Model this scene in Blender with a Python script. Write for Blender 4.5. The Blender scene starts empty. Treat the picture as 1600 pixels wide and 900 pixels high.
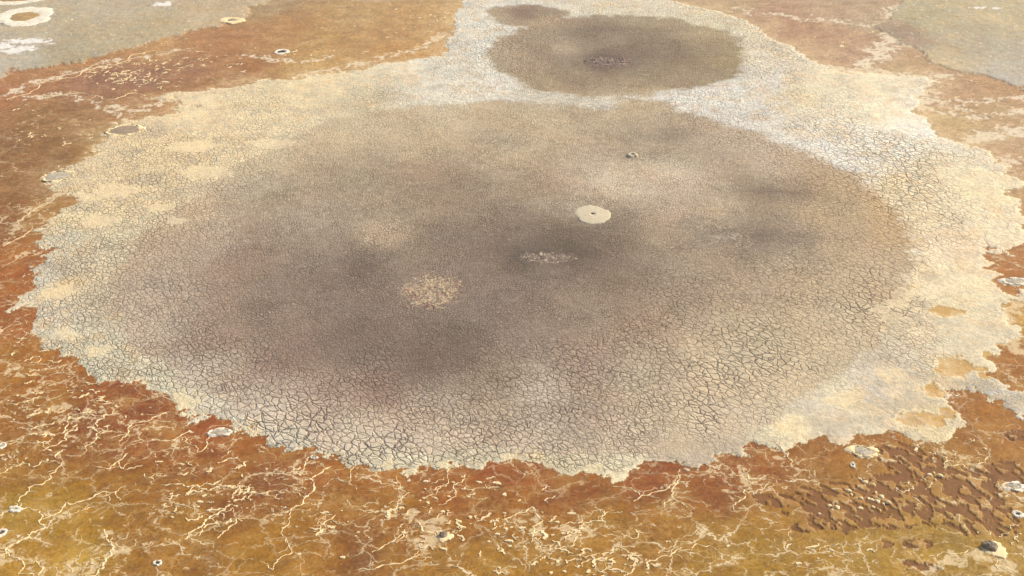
import bpy, math, random
import numpy as np
from mathutils import Vector

rnd = random.Random(7)
scene = bpy.context.scene
COL = scene.collection

# ------------------------------------------------------------------ camera, sky, sun, exposure
H, PITCH, F = 50.0, math.radians(27.0), 2285.0      # drone height (m), downward pitch, focal length in photo pixels
cd = bpy.data.cameras.new("camera")
cd.sensor_width = 36.0
cd.lens = 36.0 * F / 1600.0
cd.clip_start = 0.5
cd.clip_end = 12000
cam = bpy.data.objects.new("camera", cd)
COL.objects.link(cam)
cam.location = (0, 0, H)
cam.rotation_euler = (math.radians(90) - PITCH, 0, 0)
scene.camera = cam

SUN_EL, SUN_AZ = math.radians(40), math.radians(62)  # azimuth clockwise from +Y: sun stands behind to the right
world = bpy.data.worlds.new("World")
scene.world = world
world.use_nodes = True
wn = world.node_tree
bg = wn.nodes["Background"]
sky = wn.nodes.new("ShaderNodeTexSky")
sky.sky_type = 'NISHITA'
sky.sun_disc = False
sky.sun_elevation = SUN_EL
sky.sun_rotation = SUN_AZ
sky.dust_density = 3.0
wn.links.new(sky.outputs[0], bg.inputs[0])
bg.inputs[1].default_value = 0.11
sl = bpy.data.lights.new("sun", 'SUN')
sl.energy = 3.1
sl.angle = math.radians(0.6)
sl.color = (1.0, 0.95, 0.87)
sun = bpy.data.objects.new("sun", sl)
COL.objects.link(sun)
sdir = Vector((math.sin(SUN_AZ) * math.cos(SUN_EL), math.cos(SUN_AZ) * math.cos(SUN_EL), math.sin(SUN_EL)))
sun.rotation_euler = sdir.to_track_quat('Z', 'Y').to_euler()
sun.location = (0, 100, 80)
scene.view_settings.view_transform = 'Standard'
scene.view_settings.look = 'None'
scene.view_settings.gamma = 1.0
scene.view_settings.exposure = 0.30

# ------------------------------------------------------------------ small maths helpers
CP, SP = math.cos(PITCH), math.sin(PITCH)

def at(px, py):
    """photo pixel -> point on the ground plane"""
    u = (px - 800.0) / F
    v = (450.0 - py) / F
    dz = -SP + v * CP
    dy = CP + v * SP
    t = H / (-dz)
    return (u * t, dy * t)

def at_arr(P):
    return np.array([at(a, b) for a, b in P], dtype=np.float64)

def s2l(c):
    c = np.asarray(c, dtype=np.float64) / 255.0
    return np.where(c <= 0.04045, c / 12.92, ((c + 0.055) / 1.055) ** 2.4)

def sstep(a, b, x):
    t = np.clip((x - a) / (b - a), 0, 1)
    return t * t * (3 - 2 * t)

def noise2(x, y, seed=0):
    r = np.random.RandomState(seed + 11)
    perm = r.permutation(1024)
    ang = r.rand(1024) * 2 * np.pi
    gx, gy = np.cos(ang).astype(np.float32), np.sin(ang).astype(np.float32)
    xi = np.floor(x).astype(np.int64)
    yi = np.floor(y).astype(np.int64)
    xf = (x - xi).astype(np.float32)
    yf = (y - yi).astype(np.float32)
    u = xf * xf * xf * (xf * (xf * 6 - 15) + 10)
    v = yf * yf * yf * (yf * (yf * 6 - 15) + 10)
    def g(i, j, dx, dy):
        h = perm[(perm[(xi + i) & 1023] + yi + j) & 1023]
        return gx[h] * dx + gy[h] * dy
    a = g(0, 0, xf, yf)
    b = g(1, 0, xf - 1, yf)
    c = g(0, 1, xf, yf - 1)
    d = g(1, 1, xf - 1, yf - 1)
    ab = a + u * (b - a)
    cd_ = c + u * (d - c)
    return (ab + v * (cd_ - ab)) * 1.4

def fbm(x, y, sc, octv=4, seed=0, gain=0.5, lac=2.03):
    out = 0.0
    amp, tot = 1.0, 0.0
    for k in range(octv):
        out = out + amp * noise2(x * sc + 17.3 * k, y * sc - 9.1 * k, seed + k * 7)
        tot += amp
        amp *= gain
        sc *= lac
    return out / tot

def sdf_poly(x, y, P):
    """signed distance (positive inside)"""
    d2 = np.full(x.shape, 1e12)
    ins = np.zeros(x.shape, bool)
    n = len(P)
    for i in range(n):
        ax, ay = P[i]
        bx, by = P[(i + 1) % n]
        ex, ey = bx - ax, by - ay
        L = ex * ex + ey * ey + 1e-12
        t = np.clip(((x - ax) * ex + (y - ay) * ey) / L, 0, 1)
        d2 = np.minimum(d2, (x - ax - t * ex) ** 2 + (y - ay - t * ey) ** 2)
        if ay != by:
            c = ((ay > y) != (by > y)) & (x < (bx - ax) * (y - ay) / (by - ay) + ax)
            ins ^= c
    return np.where(ins, 1, -1) * np.sqrt(d2)

# ------------------------------------------------------------------ layout of the place (traced outlines, ground surveyed through at())
CRUST = [(68,285),(91,298),(115,311),(81,345),(47,369),(57,382),(81,392),(68,399),(64,413),(27,436),(51,450),(30,463),
 (34,470),(10,490),(44,477),(61,487),(57,501),(44,518),(64,531),(68,548),(95,551),(115,565),(132,582),(142,595),(162,592),(186,600),
 (203,595),(223,599),(230,596),(233,613),(257,613),(277,626),(280,647),(290,670),(304,653),(338,653),(371,660),(392,677),(422,694),
 (473,697),(513,707),(530,711),(547,724),(571,728),(598,736),(621,736),(645,745),(662,729),(692,729),(746,734),(760,723),(794,719),
 (827,719),(851,724),(878,740),(902,741),(935,741),(959,753),(979,748),(1003,726),(1037,717),(1057,728),(1097,731),(1128,716),
 (1161,711),(1185,694),(1209,700),(1232,714),(1242,694),(1263,690),(1283,677),(1296,691),(1323,697),(1337,680),(1374,677),(1381,670),
 (1398,672),(1418,684),(1465,694),(1496,677),(1513,660),(1482,623),(1502,610),(1540,618),(1600,646),(1640,660),(1640,600),(1567,606),(1548,585),
 (1550,561),(1556,531),(1593,528),(1573,500),(1560,470),(1590,468),(1640,462),(1600,455),(1583,460),(1546,447),(1546,426),(1523,416),(1543,403),
 (1546,386),(1560,396),(1600,382),(1593,322),(1573,305),(1566,297),(1587,287),(1566,263),(1526,230),(1482,223),(1455,216),(1445,192),
 (1431,176),(1428,160),(1440,143),(1466,128),(1440,121),(1400,120),(1347,113),(1313,111),(1276,101),(1249,81),(1208,61),(1171,37),(1127,20),(1060,4),(1000,-14),(860,-22),
 (760,-14),(725,-5),(720,10),(710,25),(715,45),(700,65),(690,88),(640,95),(590,103),(540,111),(405,128),(304,145),(236,156),(300,168),
 (260,176),(215,190),(175,195),(165,215),(150,240),(130,258),(95,264)]
GREY_A = [(-400,180),(0,125),(20,108),(60,108),(135,95),(190,81),(236,69),(287,50),(338,42),(382,34),(392,13),(422,0),(470,-16),(600,-40),(300,-120),(-400,-120)]
GREY_B = [(1405,-30),(1398,20),(1364,44),(1398,61),(1448,91),(1482,111),(1533,118),(1600,142),(1900,190),(1900,-80)]
MUD1 = [(175,470),(178,430),(190,400),(240,350),(290,318),(345,275),(400,240),(450,215),(500,195),(560,180),(620,170),(700,163),(760,160),
 (840,163),(900,170),(950,172),(960,155),(1040,156),(1060,178),(1100,182),(1200,215),(1300,255),(1370,300),(1420,350),(1432,400),(1405,460),(1385,500),(1360,540),
 (1300,590),(1240,630),(1180,672),(1100,705),(1020,708),(960,722),(880,715),(780,702),(700,708),(600,706),(540,698),(470,680),(400,645),(340,622),(280,592),(225,560),(195,520)]

def ellipse(cx, cy, rx, ry, n=28):
    return [(cx + rx * math.cos(2 * math.pi * i / n), cy - ry * math.sin(2 * math.pi * i / n)) for i in range(n)]
MUD2 = ellipse(966, 88, 203, 64)
MUD3 = ellipse(820, 25, 62, 17)

BR = """20,140,185,120,75;60,120,190,130,80;150,95,195,135,80;250,80,205,150,95;150,120,165,112,84;220,120,166,114,86;280,105,172,116,80;350,70,190,128,80;
450,40,193,138,84;420,10,188,152,110;500,60,200,150,90;560,25,205,160,105;620,50,200,150,95;680,20,205,155,95;650,75,205,145,75;480,100,210,160,95;380,110,178,118,68;
60,190,162,112,62;20,230,148,98,54;100,230,156,106,56;250,165,183,122,68;160,230,178,128,58;40,290,152,98,44;80,330,182,128,58;20,340,150,92,50;20,400,182,112,50;
20,450,174,98,44;30,510,178,103,44;20,560,178,122,48;80,590,182,118,44;60,640,163,108,43;200,620,158,84,30;235,625,152,78,28;150,660,153,88,34;130,700,158,96,36;
240,680,164,94,34;320,670,178,94,38;380,700,172,104,38;300,720,163,98,34;410,740,148,84,32;420,770,143,78,30;60,740,168,114,44;30,800,188,148,76;70,810,184,140,58;
60,860,196,146,76;120,870,203,163,98;200,770,168,114,40;280,800,170,118,42;200,830,170,117,44;250,870,172,118,44;330,840,170,118,44;360,810,150,90,38;400,880,182,132,54;
440,830,182,128,54;480,740,173,104,40;480,870,182,124,58;540,800,164,104,44;560,860,138,84,34;570,740,173,109,40;620,780,170,114,42;620,740,182,108,44;680,800,163,94,34;
700,860,173,124,47;760,880,178,129,51;780,800,168,104,40;770,720,166,88,40;830,740,163,88,41;860,770,158,88,41;820,860,178,129,49;920,780,163,98,41;1010,740,158,84,42;
1020,760,152,79,40;950,820,178,128,54;900,880,178,128,50;1040,800,176,126,57;1080,780,163,94,47;1130,740,163,90,44;1130,770,153,84,42;1190,730,166,97,47;1200,800,176,128,70;
1120,830,178,133,59;1100,880,178,133,51;1220,870,178,136,52;1160,860,178,138,54;1300,740,174,118,64;1340,780,178,128,73;1250,700,164,108,68;1290,710,164,104,59;
1400,690,178,118,64;1480,640,178,112,58;1540,680,178,123,64;1580,700,178,118,64;1450,720,180,133,78;1420,830,183,143,84;1350,870,186,146,84;1500,850,183,146,89;
1580,860,178,140,84;1560,780,176,126,69;1580,560,178,118,64;1570,600,183,128,74;1580,430,190,124,74;1560,400,195,130,80;1590,500,222,178,128;1590,260,205,158,118;
1560,220,210,168,128;1500,150,204,154,114;1460,140,194,149,114;1540,170,204,163,118;1500,195,212,172,118;1580,130,204,154,110;1400,110,210,170,125;1280,60,204,154,118;
1200,30,198,152,118;1330,80,205,160,125;1240,40,198,148,114;1350,30,205,170,135;1150,8,205,165,125;1300,20,205,165,130;-200,500,165,105,45;-150,800,175,120,50;-150,200,165,110,65;
800,1000,178,130,50;400,1000,175,122,50;1200,1000,178,132,56;1750,800,178,128,70;1750,400,195,135,85;1750,200,200,155,110;700,-60,200,158,115;1100,-60,200,158,120"""
GR = """60,40,192,180,152;150,50,188,174,142;250,40,190,175,140;330,15,195,178,145;20,90,192,184,163;120,80,180,168,138;360,30,205,185,150;200,10,195,182,155;
1450,30,192,182,146;1550,20,202,188,152;1500,60,192,178,148;1560,90,192,184,162;1480,95,204,188,152;1580,125,198,190,172;1420,55,176,155,130;-200,50,190,180,155;1750,50,198,186,158"""
CR = """80,380,205,195,165;120,340,225,205,160;180,290,225,200,155;250,230,228,202,155;320,190,230,208,165;420,150,228,208,165;500,130,228,208,165;600,110,225,212,180;
680,110,222,215,195;730,60,220,215,200;740,15,225,220,205;700,150,230,222,203;560,160,215,198,160;780,140,230,224,210;860,155,222,212,190;60,430,200,192,170;90,455,222,195,146;
70,490,200,192,172;100,530,205,195,165;150,580,205,195,165;180,470,192,174,142;270,610,205,195,165;285,635,222,208,170;330,640,200,188,165;450,680,198,185,160;560,710,198,185,155;
650,725,205,192,160;760,715,200,186,155;900,735,205,190,155;960,745,218,205,170;1050,715,190,172,145;1130,700,188,170,145;1000,5,222,210,182;1100,40,220,208,175;1180,80,225,210,180;
1200,130,228,220,205;1140,150,234,230,222;1080,155,232,227,217;1150,175,222,215,200;1250,150,225,208,170;1320,130,230,215,180;1380,180,235,222,190;1420,200,240,235,225;
1400,230,236,229,216;1300,240,225,220,208;1350,260,228,222,210;1400,290,228,205,160;1450,260,228,210,170;1520,300,232,215,175;1440,340,225,205,165;1490,380,230,205,170;
1530,350,232,215,180;1460,440,228,208,170;1500,480,228,212,172;1420,500,228,205,165;1450,560,222,208,175;1390,480,215,195,155;1400,560,197,180,154;1330,630,222,205,165;
1250,640,200,188,165;1360,620,200,188,170;1240,665,228,212,170;1300,670,205,192,168;1430,650,225,200,142;1400,630,205,195,175;1520,560,225,208,170;1500,520,208,194,163;
1540,450,230,215,178;1540,620,195,188,172"""
MU = """300,580,185,172,150;430,650,192,178,155;560,680,192,178,152;700,690,188,172,145;850,700,185,168,142;960,700,185,168,140;1050,650,185,170,138;1150,660,188,172,142;
1200,600,188,172,138;1280,560,188,170,132;1120,560,188,172,138;1020,600,186,170,140;220,520,178,162,138;250,440,175,158,135;200,400,180,160,128;330,380,178,160,135;
290,330,185,165,130;400,300,175,160,132;420,250,180,165,132;550,210,185,170,135;700,190,185,170,138;850,190,188,172,138;650,230,182,167,135;780,240,182,166,135;650,270,165,145,118;
560,280,168,152,125;720,290,158,138,112;850,290,165,148,122;480,340,170,155,132;595,362,178,160,130;520,390,158,142,122;560,420,138,122,106;500,430,148,130,111;400,420,160,138,115;
380,400,165,142,120;430,470,150,130,112;350,500,160,138,118;320,540,160,135,112;450,550,150,125,108;560,520,138,120,105;600,600,150,122,105;650,570,140,119,104;720,540,135,118,103;
500,610,165,142,122;650,640,178,160,138;780,600,160,142,120;850,540,158,138,118;900,560,165,140,118;780,480,145,128,112;740,430,142,125,108;700,380,145,128,108;820,360,146,128,108;
820,400,124,108,94;900,400,130,114,96;880,370,140,122,101;950,420,145,127,107;970,360,150,132,108;1000,440,155,135,112;1000,500,165,142,115;1080,460,162,142,116;1040,380,172,152,122;
900,310,178,162,138;960,290,192,178,152;1000,290,188,174,150;1050,270,190,176,152;1050,320,182,165,142;1120,330,182,165,135;980,220,168,152,128;1050,215,160,145,122;950,200,178,162,132;
1110,240,175,160,138;1000,250,186,171,143;1200,260,178,160,135;1200,300,153,136,114;1250,300,150,132,108;1300,300,170,148,112;1280,340,182,158,118;1380,330,182,152,105;1400,360,180,152,108;
1200,370,152,136,116;1130,370,165,150,128;1250,370,156,138,114;1300,380,180,158,122;1350,420,180,160,125;1250,430,180,162,128;1330,500,185,168,132;1180,460,172,152,122;
1230,500,185,168,132;1150,510,182,165,130;845,610,180,167,147;900,650,170,152,130;780,640,172,155,130;1260,600,190,172,135;
800,90,165,148,122;850,80,150,132,112;880,75,172,155,130;920,50,145,128,108;950,95,122,103,90;1000,75,138,120,101;960,60,150,132,112;1050,80,142,125,104;1100,80,158,140,108;
1140,90,167,150,109;1000,130,165,148,118;900,125,158,138,115;850,130,165,148,115;1050,130,160,142,112;1000,35,160,145,115;1100,50,165,148,115;820,20,156,128,102;780,28,174,157,124;
850,30,168,150,120;1000,165,178,162,130;960,170,180,165,132"""
# px, py, clod size 0..1, crack strength 0..1
SZ = """700,450,0,90;500,350,10,85;300,400,45,75;150,400,60,95;100,500,60,80;60,430,60,60;300,600,75,100;450,670,95,100;600,700,100,100;560,640,62,100;700,640,55,100;700,590,28,90;
800,710,70,100;900,650,50,100;1000,650,60,100;1100,580,80,100;1100,650,95,100;1000,560,50,95;1200,560,85,100;1250,450,60,85;1300,350,50,75;1350,500,80,90;1420,300,100,100;
1400,240,95,100;1300,200,80,85;1250,150,70,60;1200,100,75,90;1100,170,50,75;900,160,20,75;700,110,50,60;760,80,75,95;600,150,45,75;400,170,50,60;250,250,60,80;150,320,70,90;
1000,80,5,85;1150,100,20,80;1480,350,100,70;1200,630,80,80;1150,690,40,25;1060,705,30,30;950,720,50,80;900,450,10,90;900,250,5,75;1100,300,10,75;1150,380,30,85;500,550,35,85;
400,500,35,85;350,560,52,95;1480,450,60,12;1500,520,40,8;1300,650,40,6;1400,600,50,14;1540,300,100,18;1240,660,50,5;500,125,40,25;640,105,30,15;1330,120,60,12;1400,190,80,15;
1420,420,90,50;1390,480,100,90;1390,540,70,75;300,170,40,25;130,270,50,50;1540,420,60,8;1540,360,90,25;1540,620,30,35;740,20,50,55;1000,8,50,55;1100,30,60,60;230,560,60,90;200,450,50,80"""

def parse(s, n):
    rows = [list(map(float, r.split(','))) for r in s.replace('\n', '').split(';') if r.strip()]
    a = np.array(rows)
    return at_arr(a[:, :2]), a[:, 2:]

def idw(x, y, P, V, p=3.2):
    num = np.zeros(x.shape + (V.shape[1],))
    den = np.zeros(x.shape)
    for (qx, qy), v in zip(P, V):
        d2 = (x - qx) ** 2 + ((y - qy) * 0.62) ** 2 + 1.1
        w = d2 ** (-p / 2)
        num += w[..., None] * v
        den += w
    return num / den[..., None]

# coarse control maps on a regular ground raster (0.4 m), later looked up with warped coordinates
CX0, CX1, CY0, CY1, CS = -72.0, 72.0, 48.0, 200.0, 0.4
cgx, cgy = np.meshgrid(np.arange(CX0, CX1, CS), np.arange(CY0, CY1, CS))
def cmap(s, n=3, lin=True):
    P, V = parse(s, n)
    V = s2l(V) if lin else V / 100.0
    m = idw(cgx, cgy, P, V)
    return m
MAPS = {'br': cmap(BR), 'gr': cmap(GR), 'cr': cmap(CR), 'mu': cmap(MU), 'sz': cmap(SZ, 2, False)}
for nme, poly in (('s_crust', CRUST), ('s_ga', GREY_A), ('s_gb', GREY_B), ('s_m1', MUD1), ('s_m2', MUD2), ('s_m3', MUD3)):
    MAPS[nme] = sdf_poly(cgx, cgy, at_arr(poly))[..., None]

def look(name, x, y):
    m = MAPS[name]
    fx = np.clip((x - CX0) / CS, 0, m.shape[1] - 1.001)
    fy = np.clip((y - CY0) / CS, 0, m.shape[0] - 1.001)
    ix, iy = fx.astype(int), fy.astype(int)
    tx, ty = (fx - ix)[..., None], (fy - iy)[..., None]
    r = (m[iy, ix] * (1 - tx) + m[iy, ix + 1] * tx) * (1 - ty) + (m[iy + 1, ix] * (1 - tx) + m[iy + 1, ix + 1] * tx) * ty
    return r[..., 0] if r.shape[-1] == 1 else r

# small features of the ground surface: (px, py, rx, ry, kind)
PONDS = [(1487,573,27,17),(1457,611,17,10),(1478,487,24,7),(1536,587,10,5),(1528,577,18,4),(1545,556,9,6),(1440,655,36,12),(1480,645,14,9)]
CREAMS = [(88,457,26,12),(100,524,26,9),(150,550,20,9),(250,325,22,6),(285,635,24,16),(395,685,14,10),(275,345,14,5),
          (605,727,9,7),(925,735,14,9),(958,748,22,6),(1400,475,18,8),(1375,485,16,8),(1390,497,18,8),(1412,462,20,10),(1240,668,26,15),(1320,628,34,16),(1395,585,20,10),(300,230,40,8),(420,225,40,7),
          (180,300,40,10),(320,270,36,9),(690,728,10,6),(640,736,16,6),(160,345,30,10),(130,310,25,8),(800,716,14,5)]
GREYS = [(1410,500,30,16),(1450,480,14,7),(1450,432,16,8),(1485,560,40,10),(1452,590,30,9),(1520,600,44,12),(1570,625,40,10),(1570,446,26,7),(1540,510,16,7),(1400,520,20,9),(1300,665,40,14),(1410,640,70,22),
         (130,325,26,8),(230,205,40,12),(230,280,30,9),(300,300,40,9),(110,420,36,14),(195,585,30,8),(1356,700,16,5),(1348,715,14,9),(92,275,34,11),(200,240,25,7)]
WHITES = [(1420,205,24,7),(1435,192,18,6),(1405,190,20,6),(1345,230,30,7),(1130,152,40,7),(1345,258,20,8),(1395,240,14,6),(1370,268,20,6),(1400,345,12,8),(1420,370,10,6),(1375,205,20,7),(1180,120,20,6),
          (735,55,22,10),(720,95,26,6),(800,148,60,5),(720,150,50,5),(740,20,20,8),(1190,85,20,6),(1430,395,10,9),(1280,245,22,6)]
# dark brown floor patches, lower right and a few on the ochre flat
DARKS = [(1310,800,58,22),(1400,770,60,26),(1350,775,60,20),(1450,790,60,22),(1520,790,50,36),(1400,710,36,14),(1440,730,46,18),(1500,760,44,26),(1570,735,44,10),(1590,755,30,12),
         (1300,820,22,7),(1255,825,16,6),(1430,850,18,7),(1440,885,24,9),(1380,850,14,5),(1590,680,16,7),(1195,780,34,7),(1260,768,14,5),(1225,785,24,6),(1575,745,30,10),(1395,815,30,12)]
def blobs(x, y, L, wob, soft=0.25):
    """union of soft blobs with ragged outline; returns 0..1"""
    out = np.full(x.shape, -9.0)
    for (px, py, rx, ry) in L:
        cx, cy = at(px, py)
        Rx = rx * abs(at(px + 1, py)[0] - cx)
        Ry = ry * abs(at(px, py - 1)[1] - cy)
        s = (np.abs(x - cx) < Rx * 2.2) & (np.abs(y - cy) < Ry * 2.2)
        if s.any():
            r = 1 - np.sqrt(((x[s] - cx) / Rx) ** 2 + ((y[s] - cy) / Ry) ** 2)
            out[s] = np.maximum(out[s], r)
    return sstep(-soft, soft, out + wob)

BANDS = [([(1300,106),(1345,112),(1440,122),(1480,118)],9),([(1340,108),(1366,92),(1392,62),(1402,20),(1440,-10)],13),([(1392,62),(1450,80),(1470,98)],8),([(1440,165),(1500,184),(1560,178),(1600,176)],6),
         ([(1482,226),(1540,212),(1600,200)],13),([(1560,262),(1600,250)],8),([(1400,120),(1440,128),(1430,160)],16),([(1440,150),(1500,172),(1520,160),(1600,150)],5),([(1150,14),(1240,26),(1330,36),(1400,40)],5),
         ([(300,166),(260,160),(200,176),(160,168)],5),([(300,185),(250,186),(200,188)],6),([(230,240),(180,246),(150,236)],5),([(250,215),(300,206),(330,190)],7),([(160,158),(100,148),(30,155)],4),
         ([(0,150),(60,128),(130,108),(200,92),(280,78)],4),([(700,52),(640,80),(560,100),(470,118)],4),([(380,85),(450,98),(520,90)],4),([(150,360),(90,340)],5),
         ([(0,380),(40,345),(95,300)],4),([(0,420),(30,400),(70,392)],3),([(10,560),(60,590),(130,600)],3),([(110,690),(104,650),(180,648)],3),([(250,660),(190,680),(150,690)],3),
         ([(640,812),(690,830),(660,850)],9),([(845,812),(835,836),(850,850)],7),([(880,824),(930,830)],6),([(1150,735),(1172,750),(1160,770)],6),([(1060,752),(1050,765)],5),
         ([(1440,885),(1540,862),(1560,880)],8),([(1320,890),(1200,900)],4),([(1520,730),(1480,712),(1450,700)],4),([(1240,735),(1222,712)],5),([(0,870),(15,862),(35,880)],7),([(160,840),(172,862),(150,896),(100,900)],8),
         ([(1590,540),(1560,520),(1590,480)],10),([(60,650),(100,640)],5),([(30,620),(80,600)],4)]
def bands(x, y, L, wob, soft=0.4):
    out = np.full(x.shape, -9.0, np.float32)
    for pts, wpx in L:
        W = [at(*p) for p in pts]
        for (ax, ay), (bx, by) in zip(W[:-1], W[1:]):
            D = 0.5 * (ay + by) * CP + H * SP
            r = wpx / F * D * 1.5
            s_ = (x > min(ax, bx) - 3 * r) & (x < max(ax, bx) + 3 * r) & (y > min(ay, by) - 3 * r) & (y < max(ay, by) + 3 * r)
            if not s_.any(): continue
            xs, ys = x[s_], y[s_]
            ex_, ey_ = bx - ax, by - ay
            t = np.clip(((xs - ax) * ex_ + (ys - ay) * ey_) / (ex_ * ex_ + ey_ * ey_), 0, 1)
            d = np.sqrt((xs - ax - t * ex_) ** 2 + (ys - ay - t * ey_) ** 2)
            out[s_] = np.maximum(out[s_], 1 - d / r)
    return sstep(-soft, soft, out + wob)

# ------------------------------------------------------------------ the ground raster: one sheet, finest in the surveyed area
def rows():
    v = [at(800, p)[1] for p in np.arange(935, -36, -1.18)]
    near = list(np.linspace(-120, v[0] - 1.2, 50))
    far, y, st = [], v[-1], 0.8
    while y < 5000:
        y += st
        st *= 1.09
        far.append(y)
    return np.array(near + v + far)
def cols():
    c = list((np.arange(-60, 1661, 1.18) - 800) / F)
    left, u, st = [], c[0], 0.004
    while u > -7:
        u -= st
        st *= 1.12
        left.append(u)
    return np.array(left[::-1] + c + [-a for a in left])
RY, CU = rows(), cols()
depth = np.maximum(RY * CP + H * SP, 45.0)
GX = (CU[None, :] * depth[:, None])
GY = np.repeat(RY[:, None], len(CU), axis=1)
NR, NC = GX.shape
print('grid', NR, NC)
x, y = GX.astype(np.float32), GY.astype(np.float32)

inner = ((np.abs(x) < 75) & (y > 45) & (y < 205))
n_lo = fbm(x, y, 0.05, 3, 1)
wx1 = fbm(x, y, 0.22, 5, 20, 0.55)
wy1 = fbm(x, y, 0.22, 5, 60, 0.55)
wfx = fbm(x, y, 1.3, 4, 100, 0.6)
wfy = fbm(x, y, 1.3, 4, 140, 0.6)
# edges wander at two scales
wmx = fbm(x, y, 0.75, 4, 180, 0.62)
wmy = fbm(x, y, 0.75, 4, 190, 0.62)
rag = 0.45 + 0.75 * sstep(-0.3, 0.3, fbm(x, y, 0.11, 2, 195))
ex, ey = x + 0.8 * wx1 + rag * (0.95 * wmx + 0.45 * wfx), y + 0.9 * wy1 + rag * (1.15 * wmy + 0.6 * wfy)
s_crust = look('s_crust', ex, ey)
s_crust = s_crust + 0.95 * rag * fbm(x, y, 1.0, 5, 185, 0.68) * np.exp(-(s_crust / 1.6) ** 2)
lf = sstep(92, 105, y) * sstep(-8, -20, x)
rf = sstep(84, 96, y) * sstep(150, 135, y) * sstep(22, 34, x)
s_crust = s_crust + 3.2 * (lf + 0.6 * rf) * fbm(x * 0.6 + 0.3 * wfx, y * 0.9, 0.42, 5, 188, 0.62) * np.exp(-(s_crust / 3.2) ** 2) + 0.3 * rf
s_grey = np.maximum(look('s_ga', ex + 0.8 * wx1, ey + wy1), look('s_gb', ex + 0.8 * wx1, ey + wy1))
mx, my = x + 1.6 * wx1 + 0.2 * wfx, y + 1.8 * wy1 + 0.25 * wfy
s_mud = np.maximum(np.maximum(look('s_m1', mx, my), look('s_m2', mx, my)), look('s_m3', mx, my))
far_fade = sstep(175, 260, y) + sstep(60, 75, np.abs(x))
far_noise = fbm(x, y, 0.03, 4, 300)
s_grey = np.where(far_fade > 0, np.maximum(s_grey * (1 - np.clip(far_fade, 0, 1)), far_noise * 6 * np.clip(far_fade, 0, 1)), s_grey)

C_crust = sstep(-0.03, 0.05, s_crust)
C_grey = sstep(-0.15, 0.5, s_grey) * (1 - C_crust)
C_crust = np.maximum(C_crust * 1.0, 0)
softm = 0.6 + 0.3 * sstep(95, 120, y + 0.4 * np.abs(x)) * sstep(148, 136, y)
C_mud = sstep(-softm, softm, s_mud + 0.9 * fbm(x, y, 0.9, 3, 333)) * C_crust

# colour look-ups
lx, ly = x + 1.7 * wx1 + 0.5 * wfx, y + 1.9 * wy1 + 0.6 * wfy
br = look('br', lx, ly)
gr = look('gr', lx, ly)
cr = look('cr', lx, ly)
mu = look('mu', x + 0.8 * wx1 + 0.3 * wmx, y + 0.8 * wy1 + 0.4 * wmy)
sz = look('sz', x + 1.5 * wx1, y + 1.5 * wy1)
def tint(c, k, amt):
    return c * (1 + amt * k[..., None])
def mixc(a, rgb, w):
    return a + (s2l(rgb) - a) * w[..., None]

# --- brine flat: mottled bed seen through shallow brine
m1 = fbm(x, y, 0.5, 5, 401, 0.6)
m2 = fbm(x + 0.6 * wx1, y * 0.8, 2.2, 4, 431, 0.6)
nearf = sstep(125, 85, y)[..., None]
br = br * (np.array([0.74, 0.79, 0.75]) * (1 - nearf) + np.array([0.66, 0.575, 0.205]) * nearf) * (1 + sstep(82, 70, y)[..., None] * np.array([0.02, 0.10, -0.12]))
gr = gr * np.array([0.89, 0.83, 0.765])
br = tint(br, m1, 0.42)
br = tint(br, m2, 0.36)
m3 = fbm(x, y * 0.8, 5.5, 2, 441, 0.7)
br = tint(br, m3, 0.40)
streak = fbm(x * 0.8 + y * 0.5, (y - x * 0.5) * 2.2, 0.35, 4, 471, 0.55)
br = br * (1 + streak[..., None] * np.array([0.16, 0.24, 0.32]))
ochre = sstep(0.05, 0.5, fbm(x, y, 0.35, 4, 491))
br = mixc(br, (198, 152, 78), ochre * 0.28 * sstep(108, 88, y))
# cream scum wisps
w1 = 1 - np.abs(fbm(x + 0.9 * wx1, y + 0.9 * wy1, 0.42, 5, 511, 0.66)) * 13
w1 = np.clip(w1, 0, 1) * sstep(-0.15, 0.35, fbm(x, y, 0.16, 3, 541))
br = mixc(br, (222, 182, 116), w1 * 0.22)
# tan crust plates over dark floor
wob = 0.55 * fbm(x * 0.72 + y * 0.3, (y - 0.55 * x) * 1.0, 0.55, 4, 561, 0.55) * 1.6 + 0.25 * wfx
dk0 = blobs(x, y, DARKS, 0 * wob, 0.6)
pl = fbm(x * 0.9 + y * 0.2, (y + 0.6 * x) * 0.9, 0.5, 4, 581, 0.5)
pl2 = fbm(x * 1.0 + 0.25 * wfx, (y + 0.5 * x) * 0.78, 1.25, 4, 591, 0.5)
dark = blobs(x, y, DARKS, 0.75 * pl + 0.45 * wfx + 0.25, 0.05) * sstep(0.09, 0.06, pl2) * sstep(0.30, 0.27, pl)
dark2 = sstep(0.28, 0.31, fbm(x, y, 0.7, 4, 601, 0.55)) * sstep(0.0, 0.35, fbm(x, y, 0.09, 2, 611)) * (1 - C_crust) * sstep(105, 92, y)
br = mixc(br, (180, 134, 76), dk0 * 0.55)
br = mixc(br, (122, 80, 44), dark * (0.80 + 0.25 * wfx))
br = mixc(br, (136, 84, 40), dark2 * 0.5)
bx_, by_ = x + 2.0 * wmx + 1.3 * wx1 + 0.4 * wfx, y + 2.6 * wmy + 1.5 * wy1 + 0.5 * wfy
bnd = bands(bx_, by_, BANDS, 1.5 * wfx + 1.2 * m2 + 1.2 * m1 - 0.30)
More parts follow.
